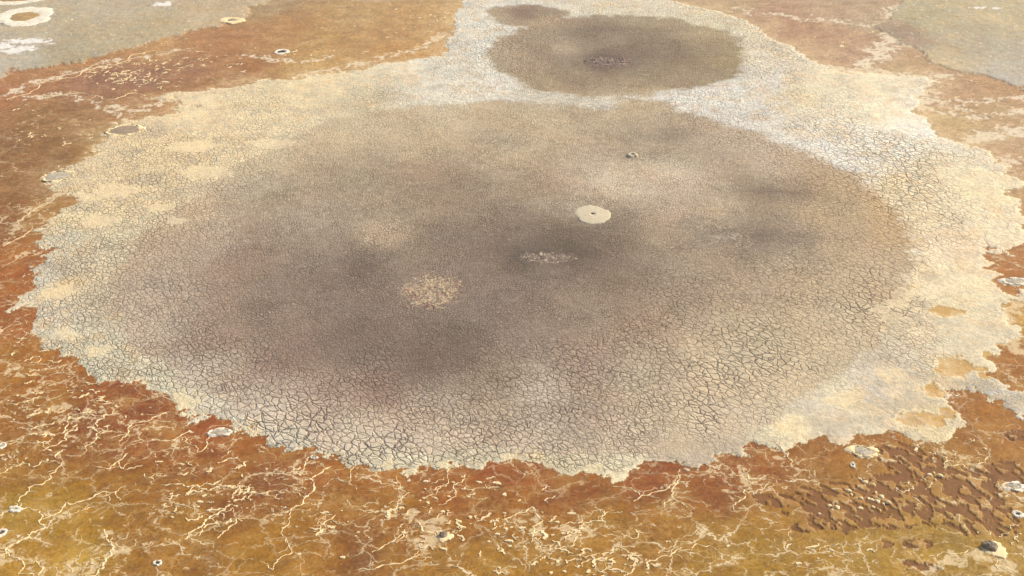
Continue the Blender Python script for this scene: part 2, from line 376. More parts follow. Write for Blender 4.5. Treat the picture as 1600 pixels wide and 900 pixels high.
# --- grey salt flat
gsp = fbm(x, y, 1.1, 5, 641, 0.65)
gr = tint(gr, gsp, 0.30)
gr = tint(gr, fbm(x, y * 0.7, 0.25, 4, 651), 0.22)
gr = gr * (1 + fbm(x, y, 0.4, 4, 655)[..., None] * np.array([0.12, 0.0, -0.14]))
spk = sstep(0.42, 0.55, fbm(x, y, 2.0, 2, 661))
gr = mixc(gr, (230, 222, 200), spk * 0.6)
# --- crust
cn = fbm(x, y, 0.5, 5, 681, 0.6)
cr = cr * np.array([1.05, 1.045, 1.03])
cr = tint(cr, cn, 0.22)
crk = fbm(x, y, 1.9, 4, 691, 0.65)
cr = tint(cr, crk, 0.20)
gw = sstep(0.10, 0.32, fbm(x + 0.5 * wfx, y, 0.42, 5, 701, 0.6))
cr = mixc(cr, (196, 178, 146), gw * 0.45)
ow = sstep(0.16, 0.34, fbm(x, y, 0.33, 4, 721, 0.6))
cr = mixc(cr, (228, 190, 132), ow * 0.38)
wobc = 0.75 * wfx + 0.45 * wmx + 0.2 * wx1
cr = mixc(cr, (232, 208, 160), blobs(x, y, CREAMS, wobc * 2.4, 0.2) * 0.6)
cr = mixc(cr, (194, 176, 144), blobs(x, y, GREYS, wobc * 1.5, 0.2) * 0.6)
cr = mixc(cr, (240, 230, 208), blobs(x, y, WHITES, wobc * 1.8, 0.25) * 0.55)
pond = blobs(x, y, PONDS, wobc * 1.1, 0.08)
pring = blobs(x, y, PONDS, wobc * 1.1 + 0.3, 0.12)
cr = mixc(cr, (238, 216, 168), pring * 0.7)
cr = mixc(cr, (190, 142, 64), pond * sstep(-0.6, 0.5, wx1 + 0.5) * 0.8)
# pale salt hem along the shore
hem = np.exp(-((s_crust - 0.07) / 0.10) ** 2) * (0.45 + 0.9 * np.clip(fbm(x, y, 0.6, 3, 741) + 0.35, 0, 1))
cr = mixc(cr, (238, 220, 176), np.clip(hem, 0, 1) * 0.8)
WH2 = [(8,72,16,6),(45,66,30,4),(22,80,18,4),(255,8,14,3),(1530,13,14,1.5),(1560,14,8,1.2),(40,76,14,4),(590,0,30,3)]
gr = mixc(gr, (238, 230, 216), blobs(x, y, WH2, wobc * 2.2, 0.2) * 0.9)
cr = cr * (1 - sstep(0.6, 0.85, cr[..., 1])[..., None] * np.array([0.0, 0.03, 0.11]))
# --- mud
mref = s2l((165, 146, 121))
mu = np.array([0.98, 0.985, 0.955]) * mref * 1.12 * (mu / mref) ** 1.12
m1only = look('s_m1', mx, my)
mu = mu * (1 + 0.07 * sstep(8.0, 0.5, np.where(m1only > -3, m1only, 99)))[..., None] * np.array([1.02, 0.98, 0.98])
STAINS = [(640,520,210,90,0.93),(890,385,95,40,0.74),(850,402,60,14,0.85),(1215,301,70,6,0.78),(1185,369,95,10,0.82),(1065,207,60,12,0.90),(955,92,80,20,0.84),(985,243,40,10,0.84),(600,362,46,20,1.16),
          (845,610,34,14,1.10),(820,22,38,8,0.84),(560,415,80,34,0.92),(650,555,170,45,0.90),(400,425,60,30,0.92),(960,45,80,6,0.85),(880,78,30,10,1.12),(985,285,70,22,1.10),(1060,270,60,16,1.07),(970,440,40,10,0.9),(1100,180,60,8,0.88)]
for (px_, py_, rx_, ry_, k_) in STAINS:
    cx_, cy_ = at(px_, py_)
    Rx_ = rx_ * abs(at(px_ + 1, py_)[0] - cx_); Ry_ = ry_ * abs(at(px_, py_ - 1)[1] - cy_)
    q_ = ((x + 1.2 * wx1 + 0.5 * wmx - cx_) / Rx_) ** 2 + ((y + 1.4 * wy1 + 0.7 * wmy - cy_) / Ry_) ** 2
    mu = mu * (1 + (k_ - 1) * np.exp(-q_ * 1.3))[..., None] ** 1.25
lum = mu @ np.array([0.3, 0.59, 0.11])
hue0 = s2l((166, 147, 124)); hue0 = hue0 / (hue0 @ np.array([0.3, 0.59, 0.11]))
mu = mu * 0.62 + 0.38 * lum[..., None] * hue0
farm = sstep(104, 122, y + 0.10 * x) * sstep(146, 138, y)
mu = mu * (1 + farm[..., None] * np.array([0.11, 0.10, 0.06]))
pool2 = (look('s_m2', mx, my) > -2) * 1.0
mu = mu * (1 + pool2[..., None] * np.array([0.09, 0.08, 0.02]))
mu = tint(mu, fbm(x, y, 0.35, 4, 761, 0.55), 0.09)
mn = fbm(x, y, 2.8, 3, 781, 0.7)
mu = tint(mu, mn, 0.16)
mu = mixc(mu, (232, 212, 172), blobs(x, y, CREAMS, wobc * 2.4, 0.2) * 0.45)
pinkm = sstep(0.05, 0.4, fbm(x, y, 0.12, 3, 791)) 
mu = mu * (1 + fbm(x, y, 0.2, 4, 795)[..., None] * np.array([0.05, -0.02, -0.08]))

red_shore = np.exp(-(np.clip(-s_crust, 0, 50) / 1.6) ** 2) * (1 - C_crust) * sstep(150, 110, y) * sstep(-0.3, 0.3, fbm(x, y, 0.25, 2, 801) + 0.1)
br = mixc(br, (150, 90, 36), red_shore * 0.15)

far_r = sstep(100, 135, y)
bandcol = s2l((232, 208, 162))
bandcol2 = s2l((232, 214, 180))
bc = bandcol + (bandcol2 - bandcol) * far_r[..., None]
br = br + (bc - br) * (bnd * (0.62 + 0.2 * far_r))[..., None]
# pale feathered margin where brine thins out over the crust, farther shores
feather = np.exp(-(np.clip(-s_crust, 0, 60) / (1.0 + 2.2 * sstep(-0.2, 0.3, fbm(x, y, 0.15, 3, 871)))) ** 1.4) * far_r * (0.5 + 0.5 * sstep(-0.1, 0.15, m2 + 0.5 * m1))
br = mixc(br, (226, 196, 146), feather * 0.6)
col = br
col = col + (gr - col) * C_grey[..., None]
col = col + (cr - col) * C_crust[..., None]
col = col + (mu - col) * C_mud[..., None]
col = np.clip(col, 0.01, 0.86)

# heights
z = 0.012 * wfx + 0.006 * fbm(x, y, 4, 2, 821)
z = z * (1 - C_crust) * (1 - C_grey) * 0.5
z = z + C_crust * (1 - pond) * (0.065 + 0.02 * wx1 + 0.03 * wfx + 0.02 * crk) * sstep(-0.05, 0.5, s_crust)
z = z + C_grey * (0.10 + 0.05 * wfx + 0.05 * gsp)
z = z - C_mud * 0.03
z = z + (1 - C_crust) * (1 - C_grey) * (dk0 * 0.05 - dark * 0.075)
z = z + w1 * 0.02 * (1 - C_crust)
z = z * (1 - sstep(300, 600, y) * 0.8)
z = z.astype(np.float64)

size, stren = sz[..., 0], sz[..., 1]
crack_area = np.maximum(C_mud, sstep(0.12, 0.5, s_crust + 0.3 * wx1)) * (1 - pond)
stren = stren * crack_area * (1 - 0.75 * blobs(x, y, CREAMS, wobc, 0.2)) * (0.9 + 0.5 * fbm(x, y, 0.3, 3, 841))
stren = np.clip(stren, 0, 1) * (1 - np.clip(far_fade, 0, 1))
vein = (1 - C_crust) * (1 - C_grey) * (1 - dark) * (0.35 + 0.65 * sstep(-0.2, 0.35, fbm(x, y, 0.16, 4, 861) + 0.05)) * (0.35 + 0.65 * sstep(130, 95, y))
gloss = (1 - C_crust) * (1 - C_grey)
fleck = C_crust * sstep(-1.2, -3.2, s_mud + 1.5 * wx1) * sstep(-0.25, 0.25, fbm(x, y, 0.2, 3, 881) + 0.12)

def gz(px_, py_):
    """ground height at a world point"""
    r = np.interp(py_, RY, np.arange(NR))
    i = int(min(r, NR - 2)); fr = r - i
    d = depth[i] * (1 - fr) + depth[i + 1] * fr
    c = np.interp(px_ / d, CU, np.arange(NC))
    j = int(min(c, NC - 2)); fc = c - j
    return float((z[i, j] * (1 - fc) + z[i, j + 1] * fc) * (1 - fr) + (z[i + 1, j] * (1 - fc) + z[i + 1, j + 1] * fc) * fr)

# ------------------------------------------------------------------ materials
def new_mat(name):
    m = bpy.data.materials.new(name)
    m.use_nodes = True
    nt = m.node_tree
    return m, nt, nt.nodes, nt.links, nt.nodes["Principled BSDF"]

class NB:
    def __init__(s, nt): s.nt = nt; s.n = nt.nodes; s.l = nt.links
    def put(s, sock, v):
        if v is None: return
        if hasattr(v, 'links') or hasattr(v, 'is_linked'): s.l.new(v, sock)
        else: sock.default_value = v
    def math(s, op, a, b=None, c=None, clamp=False):
        m = s.n.new("ShaderNodeMath"); m.operation = op; m.use_clamp = clamp
        s.put(m.inputs[0], a)
        if b is not None: s.put(m.inputs[1], b)
        if c is not None: s.put(m.inputs[2], c)
        return m.outputs[0]
    def vmath(s, op, a, b=None, sc=None):
        m = s.n.new("ShaderNodeVectorMath"); m.operation = op
        s.put(m.inputs[0], a)
        if b is not None: s.put(m.inputs[1], b)
        if sc is not None: s.put(m.inputs[3], sc)
        return m.outputs[0]
    def noise(s, vec, scale, detail=3, rough=0.55, out=0):
        m = s.n.new("ShaderNodeTexNoise")
        s.put(m.inputs['Vector'], vec); s.put(m.inputs['Scale'], scale)
        m.inputs['Detail'].default_value = detail; m.inputs['Roughness'].default_value = rough
        return m.outputs[out]
    def vor(s, vec, scale, feature='DISTANCE_TO_EDGE', out='Distance', rand=1.0):
        m = s.n.new("ShaderNodeTexVoronoi"); m.voronoi_dimensions = '2D'; m.feature = feature
        s.put(m.inputs['Vector'], vec); m.inputs['Scale'].default_value = scale; m.inputs['Randomness'].default_value = rand
        return m.outputs[out]
    def ramp(s, v, a, b, lo=0.0, hi=1.0):
        m = s.n.new("ShaderNodeMapRange"); m.interpolation_type = 'SMOOTHSTEP'
        s.put(m.inputs[0], v); s.put(m.inputs[1], a); s.put(m.inputs[2], b)
        m.inputs[3].default_value = lo; m.inputs[4].default_value = hi
        return m.outputs[0]
    def mix(s, f, a, b, mode='MIX'):
        m = s.n.new("ShaderNodeMix"); m.data_type = 'RGBA'; m.blend_type = mode
        s.put(m.inputs[0], f); s.put(m.inputs[6], a); s.put(m.inputs[7], b)
        return m.outputs[2]
    def attr(s, name):
        m = s.n.new("ShaderNodeAttribute"); m.attribute_name = name
        return m
    def sep(s, c):
        m = s.n.new("ShaderNodeSeparateColor"); s.l.new(c, m.inputs[0]); return m.outputs

mat, nt, nodes, links, bsdf = new_mat("salt_flat_ground")
b = NB(nt)
tc = nodes.new("ShaderNodeTexCoord")
P = tc.outputs['Object']
base = b.attr("tint").outputs['Color']
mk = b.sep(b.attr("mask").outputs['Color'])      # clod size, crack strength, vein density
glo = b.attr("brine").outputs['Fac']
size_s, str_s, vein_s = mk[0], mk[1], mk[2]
dn = b.vmath('SUBTRACT', b.noise(P, 1.1, 3, 0.6, 1), (0.5, 0.5, 0.5))
ca, sa = math.cos(math.radians(122)), math.sin(math.radians(122))
def vdot(v, w):
    m_ = nodes.new("ShaderNodeVectorMath"); m_.operation = 'DOT_PRODUCT'
    links.new(v, m_.inputs[0]); m_.inputs[1].default_value = w
    return m_.outputs['Value']
cxyz = nodes.new("ShaderNodeCombineXYZ")
links.new(vdot(P, (ca * 0.80, sa * 0.80, 0)), cxyz.inputs[0])
links.new(vdot(P, (-sa * 1.15, ca * 1.15, 0)), cxyz.inputs[1])
Pd = b.vmath('ADD', cxyz.outputs[0], b.vmath('SCALE', dn, None, 0.6))
dn2 = b.vmath('SUBTRACT', b.noise(P, 5.0, 2, 0.5, 1), (0.5, 0.5, 0.5))
Pd = b.vmath('ADD', Pd, b.vmath('SCALE', dn2, None, 0.09))
layers = []
wid = b.noise(P, 0.9, 2, 0.5)                     # crack opening wanders
widf = b.noise(Pd, 2.6, 2, 0.5)
crack = None; hgt = None
# (cells per metre, centre size, half range, width m, weight)
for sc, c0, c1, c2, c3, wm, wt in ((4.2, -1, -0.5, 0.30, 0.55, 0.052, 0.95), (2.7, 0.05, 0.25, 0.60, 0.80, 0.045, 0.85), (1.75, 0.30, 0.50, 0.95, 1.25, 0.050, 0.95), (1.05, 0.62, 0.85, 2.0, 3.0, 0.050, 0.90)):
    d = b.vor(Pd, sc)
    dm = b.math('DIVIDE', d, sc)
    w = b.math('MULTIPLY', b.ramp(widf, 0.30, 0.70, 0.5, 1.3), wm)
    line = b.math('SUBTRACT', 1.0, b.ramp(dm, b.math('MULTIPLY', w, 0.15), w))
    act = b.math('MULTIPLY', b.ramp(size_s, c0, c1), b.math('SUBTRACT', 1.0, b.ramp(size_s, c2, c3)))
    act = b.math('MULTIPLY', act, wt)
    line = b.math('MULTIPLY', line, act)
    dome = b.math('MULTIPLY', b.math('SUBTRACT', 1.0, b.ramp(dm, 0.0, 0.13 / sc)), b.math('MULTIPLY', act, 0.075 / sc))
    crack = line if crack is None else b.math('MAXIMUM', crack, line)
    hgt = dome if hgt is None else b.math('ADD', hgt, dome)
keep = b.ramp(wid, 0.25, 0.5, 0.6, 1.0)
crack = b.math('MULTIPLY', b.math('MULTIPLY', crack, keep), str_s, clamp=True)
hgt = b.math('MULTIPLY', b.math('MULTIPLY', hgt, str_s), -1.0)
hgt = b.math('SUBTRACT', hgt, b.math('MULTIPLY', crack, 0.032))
# clod to clod difference in dryness
cid = b.sep(b.vor(Pd, 1.45, 'F1', 'Color'))[0]
cid2 = b.sep(b.vor(Pd, 3.4, 'F1', 'Color'))[1]
var = b.math('ADD', b.ramp(cid, 0, 1, -0.07, 0.07), b.ramp(cid2, 0, 1, -0.09, 0.09))
var = b.math('MULTIPLY', var, b.math('ADD', b.math('MULTIPLY', str_s, 0.8), 0.15))
grain = b.noise(P, 9.0, 4, 0.75)
grain2 = b.noise(P, 2.7, 4, 0.65)
gv = b.math('ADD', b.ramp(grain, 0.25, 0.75, -0.17, 0.17), b.ramp(grain2, 0.25, 0.75, -0.10, 0.10))
val = b.math('ADD', b.math('ADD', 1.0, var), gv)
fl = b.attr("fleck").outputs['Fac']
cc1 = b.sep(b.vor(Pd, 1.6, 'F1', 'Color'))
cc2 = b.sep(b.vor(Pd, 0.7, 'F1', 'Color'))
pick = b.ramp(b.math('ADD', b.math('MULTIPLY', cc1[2], 0.6), b.math('MULTIPLY', cc2[1], 0.5)), 0.52, 0.60)
pickg = b.ramp(b.math('ADD', b.math('MULTIPLY', cc1[0], 0.6), b.math('MULTIPLY', cc2[2], 0.5)), 0.68, 0.76)
base = b.mix(b.math('MULTIPLY', b.math('MULTIPLY', fl, pick), 0.42), base, (0.82, 0.60, 0.34, 1))
base = b.mix(b.math('MULTIPLY', b.math('MULTIPLY', fl, pickg), 0.28), base, (0.47, 0.41, 0.31, 1))
c1 = b.vmath('SCALE', base, None, val)
c2 = b.mix(b.math('MULTIPLY', crack, 0.80), c1, (0.11, 0.068, 0.036, 1))  # shade inside the cracks put into the colour, as bump alone stays weak
# cream salt veins on the brine flat
vw = b.vmath('SUBTRACT', b.noise(P, 0.45, 4, 0.62, 1), (0.5, 0.5, 0.5))
Pv = b.vmath('ADD', P, b.vmath('SCALE', vw, None, 3.0))
vthin = b.vmath('SUBTRACT', b.noise(P, 3.2, 3, 0.6, 1), (0.5, 0.5, 0.5))
Pv = b.vmath('ADD', Pv, b.vmath('SCALE', vthin, None, 0.5))
e1 = b.math('DIVIDE', b.vor(Pv, 0.30), 0.30)
e2 = b.math('DIVIDE', b.vor(Pv, 0.75), 0.75)
e3 = b.math('DIVIDE', b.vor(Pv, 1.9), 1.9)
g1 = b.ramp(b.noise(P, 0.33, 3, 0.6), 0.42, 0.58)
g2 = b.ramp(b.noise(b.vmath('ADD', P, (31, 7, 0)), 0.5, 4, 0.65), 0.40, 0.58)
g3 = b.ramp(b.noise(b.vmath('ADD', P, (3, 77, 0)), 0.6, 4, 0.65), 0.38, 0.58)
e4 = b.math('DIVIDE', b.vor(Pv, 3.6), 3.6)
v1 = b.math('MULTIPLY', b.math('SUBTRACT', 1.0, b.ramp(e1, 0.01, 0.12)), g1)
v2 = b.math('MULTIPLY', b.math('MULTIPLY', b.math('SUBTRACT', 1.0, b.ramp(e2, 0.005, 0.10)), g2), 0.8)
v3 = b.math('MULTIPLY', b.math('MULTIPLY', b.math('SUBTRACT', 1.0, b.ramp(e3, 0.0, 0.085)), g3), 0.6)
v4 = b.math('MULTIPLY', b.math('MULTIPLY', b.math('SUBTRACT', 1.0, b.ramp(e4, 0.0, 0.07)), g2), 0.35)
v3 = b.math('MAXIMUM', v3, v4)
vt = b.math('MULTIPLY', b.math('MAXIMUM', v2, v3), vein_s, clamp=True)
vv = b.math('MULTIPLY', b.math('MAXIMUM', v1, b.math('MULTIPLY', v2, b.ramp(g2, 0.5, 1.0))), vein_s, clamp=True)
halo = b.math('MULTIPLY', b.math('MULTIPLY', b.math('SUBTRACT', 1.0, b.ramp(e1, 0.0, 0.5)), g1), b.math('MULTIPLY', vein_s, 0.13))
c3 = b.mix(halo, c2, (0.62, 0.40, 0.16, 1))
c3 = b.mix(b.math('MULTIPLY', vt, 0.85), c3, (0.56, 0.35, 0.13, 1))
c4 = b.mix(b.math('MULTIPLY', vv, 0.95), c3, (0.82, 0.63, 0.36, 1))
# bits of floating salt, white specks
sp = b.vor(b.vmath('ADD', Pv, (9, 4, 0)), 1.25, 'F1')
spg = b.ramp(b.noise(P, 0.28, 2, 0.5), 0.52, 0.66)
spm = b.math('MULTIPLY', b.math('MULTIPLY', b.math('SUBTRACT', 1.0, b.ramp(sp, 0.08, 0.14)), spg), vein_s, clamp=True)
c5 = b.mix(b.math('MULTIPLY', spm, 0.9), c4, (0.84, 0.68, 0.44, 1))
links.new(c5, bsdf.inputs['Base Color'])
h2 = b.math('ADD', hgt, b.math('MULTIPLY', b.math('ADD', vv, spm), 0.03))
rough_amt = b.math('ADD', b.math('MULTIPLY', b.math('SUBTRACT', 1.0, glo), 0.030), 0.006)
h3 = b.math('ADD', h2, b.math('MULTIPLY', grain, rough_amt))
h3 = b.math('ADD', h3, b.math('MULTIPLY', grain2, b.math('MULTIPLY', rough_amt, 1.3)))
bp = nodes.new("ShaderNodeBump"); bp.inputs['Strength'].default_value = 1.0; bp.inputs['Distance'].default_value = 1.0
links.new(h3, bp.inputs['Height']); links.new(bp.outputs[0], bsdf.inputs['Normal'])
links.new(b.ramp(glo, 0, 1, 0.95, 0.6), bsdf.inputs['Roughness'])
bsdf.inputs['Specular IOR Level'].default_value = 0.15
GROUND = mat

def crust_mat(name, rgb, rough=0.9, var=0.25, scale=6.0, bump=0.03):
    m, nt_, n_, l_, bs = new_mat(name)
    q = NB(nt_)
    t = n_.new("ShaderNodeTexCoord").outputs['Object']
    nn = q.noise(t, scale, 5, 0.7)
    n2 = q.noise(t, scale * 0.3, 3, 0.6)
    lin = s2l(rgb)
    v = q.math('ADD', q.ramp(nn, 0.25, 0.75, 1 - var, 1 + var), q.ramp(n2, 0.3, 0.7, -var * 0.5, var * 0.5))
    cc = q.vmath('SCALE', tuple(lin), None, v)
    l_.new(cc, bs.inputs['Base Color'])
    bpn = n_.new("ShaderNodeBump"); bpn.inputs['Strength'].default_value = 1.0; bpn.inputs['Distance'].default_value = bump
    l_.new(nn, bpn.inputs['Height']); l_.new(bpn.outputs[0], bs.inputs['Normal'])
    bs.inputs['Roughness'].default_value = rough
    bs.inputs['Specular IOR Level'].default_value = 0.2
    return m
M_SALT = crust_mat("cream_salt", (244, 216, 162), var=0.15)
M_SALTW = crust_mat("white_salt", (236, 222, 194))
M_GREY = crust_mat("grey_salt_mud", (184, 170, 144), var=0.3)
M_MUD = crust_mat("grey_brown_mud", (158, 138, 110), var=0.3)
M_DARK = crust_mat("dark_wet_mud", (62, 52, 46), rough=0.6, var=0.35)
M_DISC = crust_mat("dried_pale_mud", (208, 191, 158), var=0.08, scale=4.0, bump=0.05)
M_ROCK = crust_mat("grey_rock", (146, 128, 104), var=0.4, scale=5.0, bump=0.12)
M_TAN = crust_mat("tan_crust", (206, 168, 112), var=0.2)
M_RED = crust_mat("reddish_clod", (170, 128, 104), var=0.35)
M_OCHRE = crust_mat("ochre_silt", (176, 142, 92), var=0.35)

# ------------------------------------------------------------------ build the ground objects from the raster
def add_attrs(me, T, M_, G_, K_):
    a = me.attributes.new("fleck", 'FLOAT', 'POINT')
    a.data.foreach_set("value", K_.astype(np.float32))
    a = me.attributes.new("tint", 'FLOAT_COLOR', 'POINT')
    a.data.foreach_set("color", np.concatenate([T, np.ones((len(T), 1))], 1).astype(np.float32).ravel())
    a = me.attributes.new("mask", 'FLOAT_COLOR', 'POINT')
    a.data.foreach_set("color", np.concatenate([M_, np.ones((len(M_), 1))], 1).astype(np.float32).ravel())
    a = me.attributes.new("brine", 'FLOAT', 'POINT')
    a.data.foreach_set("value", G_.astype(np.float32))

VV = np.stack([GX, GY, z], -1).reshape(-1, 3)
TT = col.reshape(-1, 3)
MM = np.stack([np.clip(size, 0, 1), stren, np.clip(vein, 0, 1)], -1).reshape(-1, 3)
GG = gloss.reshape(-1)
KK = np.clip(fleck, 0, 1).reshape(-1)
idx = np.arange(NR * NC).reshape(NR, NC)
Q = np.stack([idx[:-1, :-1], idx[:-1, 1:], idx[1:, 1:], idx[1:, :-1]], -1)
cc = C_crust[:-1, :-1]; mm = s_mud[:-1, :-1]; gg = s_grey[:-1, :-1]
m2_ = look('s_m2', mx, my)[:-1, :-1]; m3_ = look('s_m3', mx, my)[:-1, :-1]
m1_ = look('s_m1', mx, my)[:-1, :-1]
cls = np.zeros(cc.shape, int)
cls[(gg > 0)] = 1
cls[cc > 0.5] = 2
mud = (cc > 0.5) & (mm > 0)
cls[mud & (m1_ >= m2_) & (m1_ >= m3_)] = 3
cls[mud & (m2_ > m1_) & (m2_ >= m3_)] = 4
cls[mud & (m3_ > m1_) & (m3_ > m2_)] = 5
def build_ground(k, name):
    f = Q[cls == k]
    used, inv = np.unique(f.ravel(), return_inverse=True)
    me = bpy.data.meshes.new(name)
    me.vertices.add(len(used))
    me.vertices.foreach_set("co", VV[used].astype(np.float32).ravel())
    me.loops.add(f.size)
    me.loops.foreach_set("vertex_index", inv.astype(np.int32).ravel())
    me.polygons.add(len(f))
    me.polygons.foreach_set("loop_start", np.arange(0, f.size, 4, dtype=np.int32))
    me.polygons.foreach_set("use_smooth", np.ones(len(f), bool))
    me.update(calc_edges=True)
    add_attrs(me, TT[used], MM[used], GG[used], KK[used])
    me.materials.append(GROUND)
    o = bpy.data.objects.new(name, me)
    COL.objects.link(o)
    o["kind"] = "structure"
    return o
for k, nme in ((0, "brine_flat"), (1, "salt_flat"), (2, "salt_crust_shore"), (3, "mud_pan"), (4, "mud_pan"), (5, "mud_pan")):
    build_ground(k, nme)

# ------------------------------------------------------------------ mesh helpers for things
def mesh_obj(name, V, Fc, m, parent=None, smooth=True, loc=None):
    me = bpy.data.meshes.new(name)
    me.from_pydata([tuple(v) for v in V], [], Fc)
    me.update()
    if smooth:
        me.polygons.foreach_set("use_smooth", [True] * len(me.polygons))
    me.materials.append(m)
    o = bpy.data.objects.new(name, me)
    COL.objects.link(o)
    if parent is not None: o.parent = parent
    if loc is not None: o.location = loc
    return o
def tag(o, label, cat, group=None, kind=None):
    if label: o["label"] = label
    if cat: o["category"] = cat
    if group: o["group"] = group
    if kind: o["kind"] = kind
def n1(a, s):
    return math.sin(a * 2 + s) * 0.35 + math.sin(a * 3 + s * 2.1) * 0.3 + math.sin(a * 5 + s * 3.7) * 0.22 + math.sin(a * 9 + s * 1.3) * 0.16 + math.sin(a * 17 + s * 5.1) * 0.12

# ------------------------------------------------------------------ raised salt ridges (branching veins of crust)
VEINS = [
 ([(0,740),(18,730),(36,722),(52,730),(66,720),(86,720),(102,728)],2),([(24,797),(30,778),(45,762),(76,750),(77,742),(98,722)],2.5),([(0,806),(24,795),(60,797)],3),
 ([(62,799),(64,811),(70,823),(48,833),(27,848),(9,858),(13,864),(0,870)],4),([(13,864),(35,877),(38,882),(28,897)],3),([(50,875),(67,887),(59,899)],3),([(28,896),(59,898)],2.5),
 ([(163,827),(166,843),(175,848),(172,861),(164,875),(162,887),(151,898),(120,905)],4),([(64,811),(90,802),(102,786),(131,782),(149,773),(181,769),(187,782)],3),
 ([(115,802),(153,791)],1.5),([(250,758),(284,756),(294,761),(308,758),(326,767),(344,760),(364,763),(396,763)],3.2),([(290,775),(298,765),(308,758)],2.5),
 ([(362,780),(370,768),(388,764)],3),([(364,788),(347,798),(327,809),(319,817),(306,827),(288,843)],4),([(383,810),(370,810),(357,827),(339,841)],2.6),([(327,809),(345,824)],2),
 ([(340,724),(360,716),(372,714)],3),([(454,799),(470,790),(482,774),(483,748),(500,740),(520,729)],3.2),([(454,799),(439,832),(446,846),(453,866),(426,890),(416,883)],2),
 ([(474,736),(479,720),(484,714)],2),([(490,822),(524,805)],2.2),([(308,707),(324,694),(326,682)],2),([(308,707),(290,690),(288,682)],1.6),([(48,672),(68,664),(92,658)],3),
 ([(66,704),(82,697),(104,688),(104,674),(106,646)],2.5),([(106,646),(130,645),(160,650),(192,648)],2.5),([(132,699),(149,688),(150,678),(176,673)],2.2),
 ([(144,728),(170,733),(186,720),(196,709)],2.5),([(186,720),(196,734),(222,727)],2.5),([(226,740),(240,750)],2.2),([(268,690),(280,682),(296,672)],2),
 ([(186,690),(200,678),(206,662),(250,650),(268,644)],2.4),([(875,822),(912,817),(947,817),(944,799),(929,792)],2.6),([(912,817),(905,829),(895,853),(875,859)],2.6),
 ([(787,822),(810,802),(831,792),(848,812),(831,839),(844,849)],2.8),([(652,816),(665,832),(692,829)],4),([(560,890),(598,883),(641,873),(655,866)],3),
 ([(652,829),(614,846),(581,863)],2.2),([(685,789),(712,768),(709,758),(729,748)],2.2),([(983,897),(996,873)],3),([(929,870),(946,897)],3),([(1010,876),(1047,870),(1067,856)],2.6),
 ([(956,760),(979,762),(994,769),(1001,775),(1031,779)],2.2),([(990,784),(1001,775),(1039,766),(1056,756),(1078,752)],2.6),([(1062,734),(1058,752),(1054,760),(1052,771),(1058,783),(1073,794)],2.6),
 ([(1037,794),(1048,780)],2),([(1146,797),(1149,786),(1163,779),(1172,762)],2.4),([(1159,732),(1170,749),(1189,748)],2.6),([(1395,760),(1411,769),(1427,763),(1419,750)],3),
 ([(1424,776),(1442,789)],2.6),([(1442,742),(1456,755),(1446,764)],2),([(1453,701),(1479,715),(1477,731),(1505,726),(1529,739)],2.6),([(1521,726),(1547,713)],2.4),
 ([(1340,113),(1352,106),(1366,95)],1.6),([(10,156),(28,150),(60,130),(110,122),(150,106),(200,92),(240,80),(290,78)],1.7),([(40,150),(100,148),(160,155),(210,145),(236,154),(270,152)],1.9),
 ([(700,740),(690,760),(660,778)],1.6),([(560,725),(548,745),(556,765)],1.5),([(620,745),(640,770),(620,800)],1.6),([(1120,860),(1090,850),(1060,862)],2),([(1280,860),(1310,850),(1330,870)],1.6),
 ([(1450,870),(1500,866),(1530,856)],2),([(1548,838),(1546,828)],1.8),([(1556,872),(1560,890)],2),([(1200,690),(1220,700),(1232,716),(1236,730)],2.2),([(1500,170),(1480,176),(1465,170)],1.6),([(1500,170),(1530,178),(1590,182)],1.8),
 ([(1470,205),(1510,200),(1560,205)],1.6),([(1440,150),(1480,158),(1500,150)],1.4),([(15,350),(45,335),(75,318)],1.7),([(5,385),(30,372),(50,352)],1.5),([(70,620),(40,628),(10,632)],2.6),([(30,690),(10,694)],2)]
def fract(pts, it=4, amp=0.22):
    for _ in range(it):
        o = []
        for a, c in zip(pts[:-1], pts[1:]):
            dx, dy = c[0] - a[0], c[1] - a[1]
            k = rnd.uniform(-amp, amp)
            o += [a, ((a[0] + c[0]) / 2 - dy * k, (a[1] + c[1]) / 2 + dx * k)]
        o.append(pts[-1])
        pts = o
    return pts
RV, RF = [], []
def ridge(pts, w, h, close_end=True):
    n = len(pts)
    ph = rnd.uniform(0, 99)
    base = len(RV)
    for i, p in enumerate(pts):
        a, c = pts[max(i - 1, 0)], pts[min(i + 1, n - 1)]
        dx, dy = c[0] - a[0], c[1] - a[1]
        L = math.hypot(dx, dy) or 1
        nx, ny = -dy / L, dx / L
        t = i / max(n - 1, 1)
        ww = w * (0.55 + 0.45 * math.sin(i * 0.7 + ph) + 0.5 * rnd.random()) * (0.35 + 0.65 * math.sin(math.pi * min(max(t, 0.03), 0.97)) ** 0.5)
        ww = max(ww, 0.02)
        g = gz(p[0], p[1])
        hh = h * (0.6 + 0.6 * rnd.random())
        for s, zz in ((-1, -0.03), (-0.62, hh * 0.75), (0.1, hh), (0.68, hh * 0.7), (1, -0.03)):
            RV.append((p[0] + nx * ww * s, p[1] + ny * ww * s, g + zz))
    for i in range(n - 1):
        for j in range(4):
            q = base + i * 5 + j
            RF.append((q, q + 1, q + 6, q + 5))
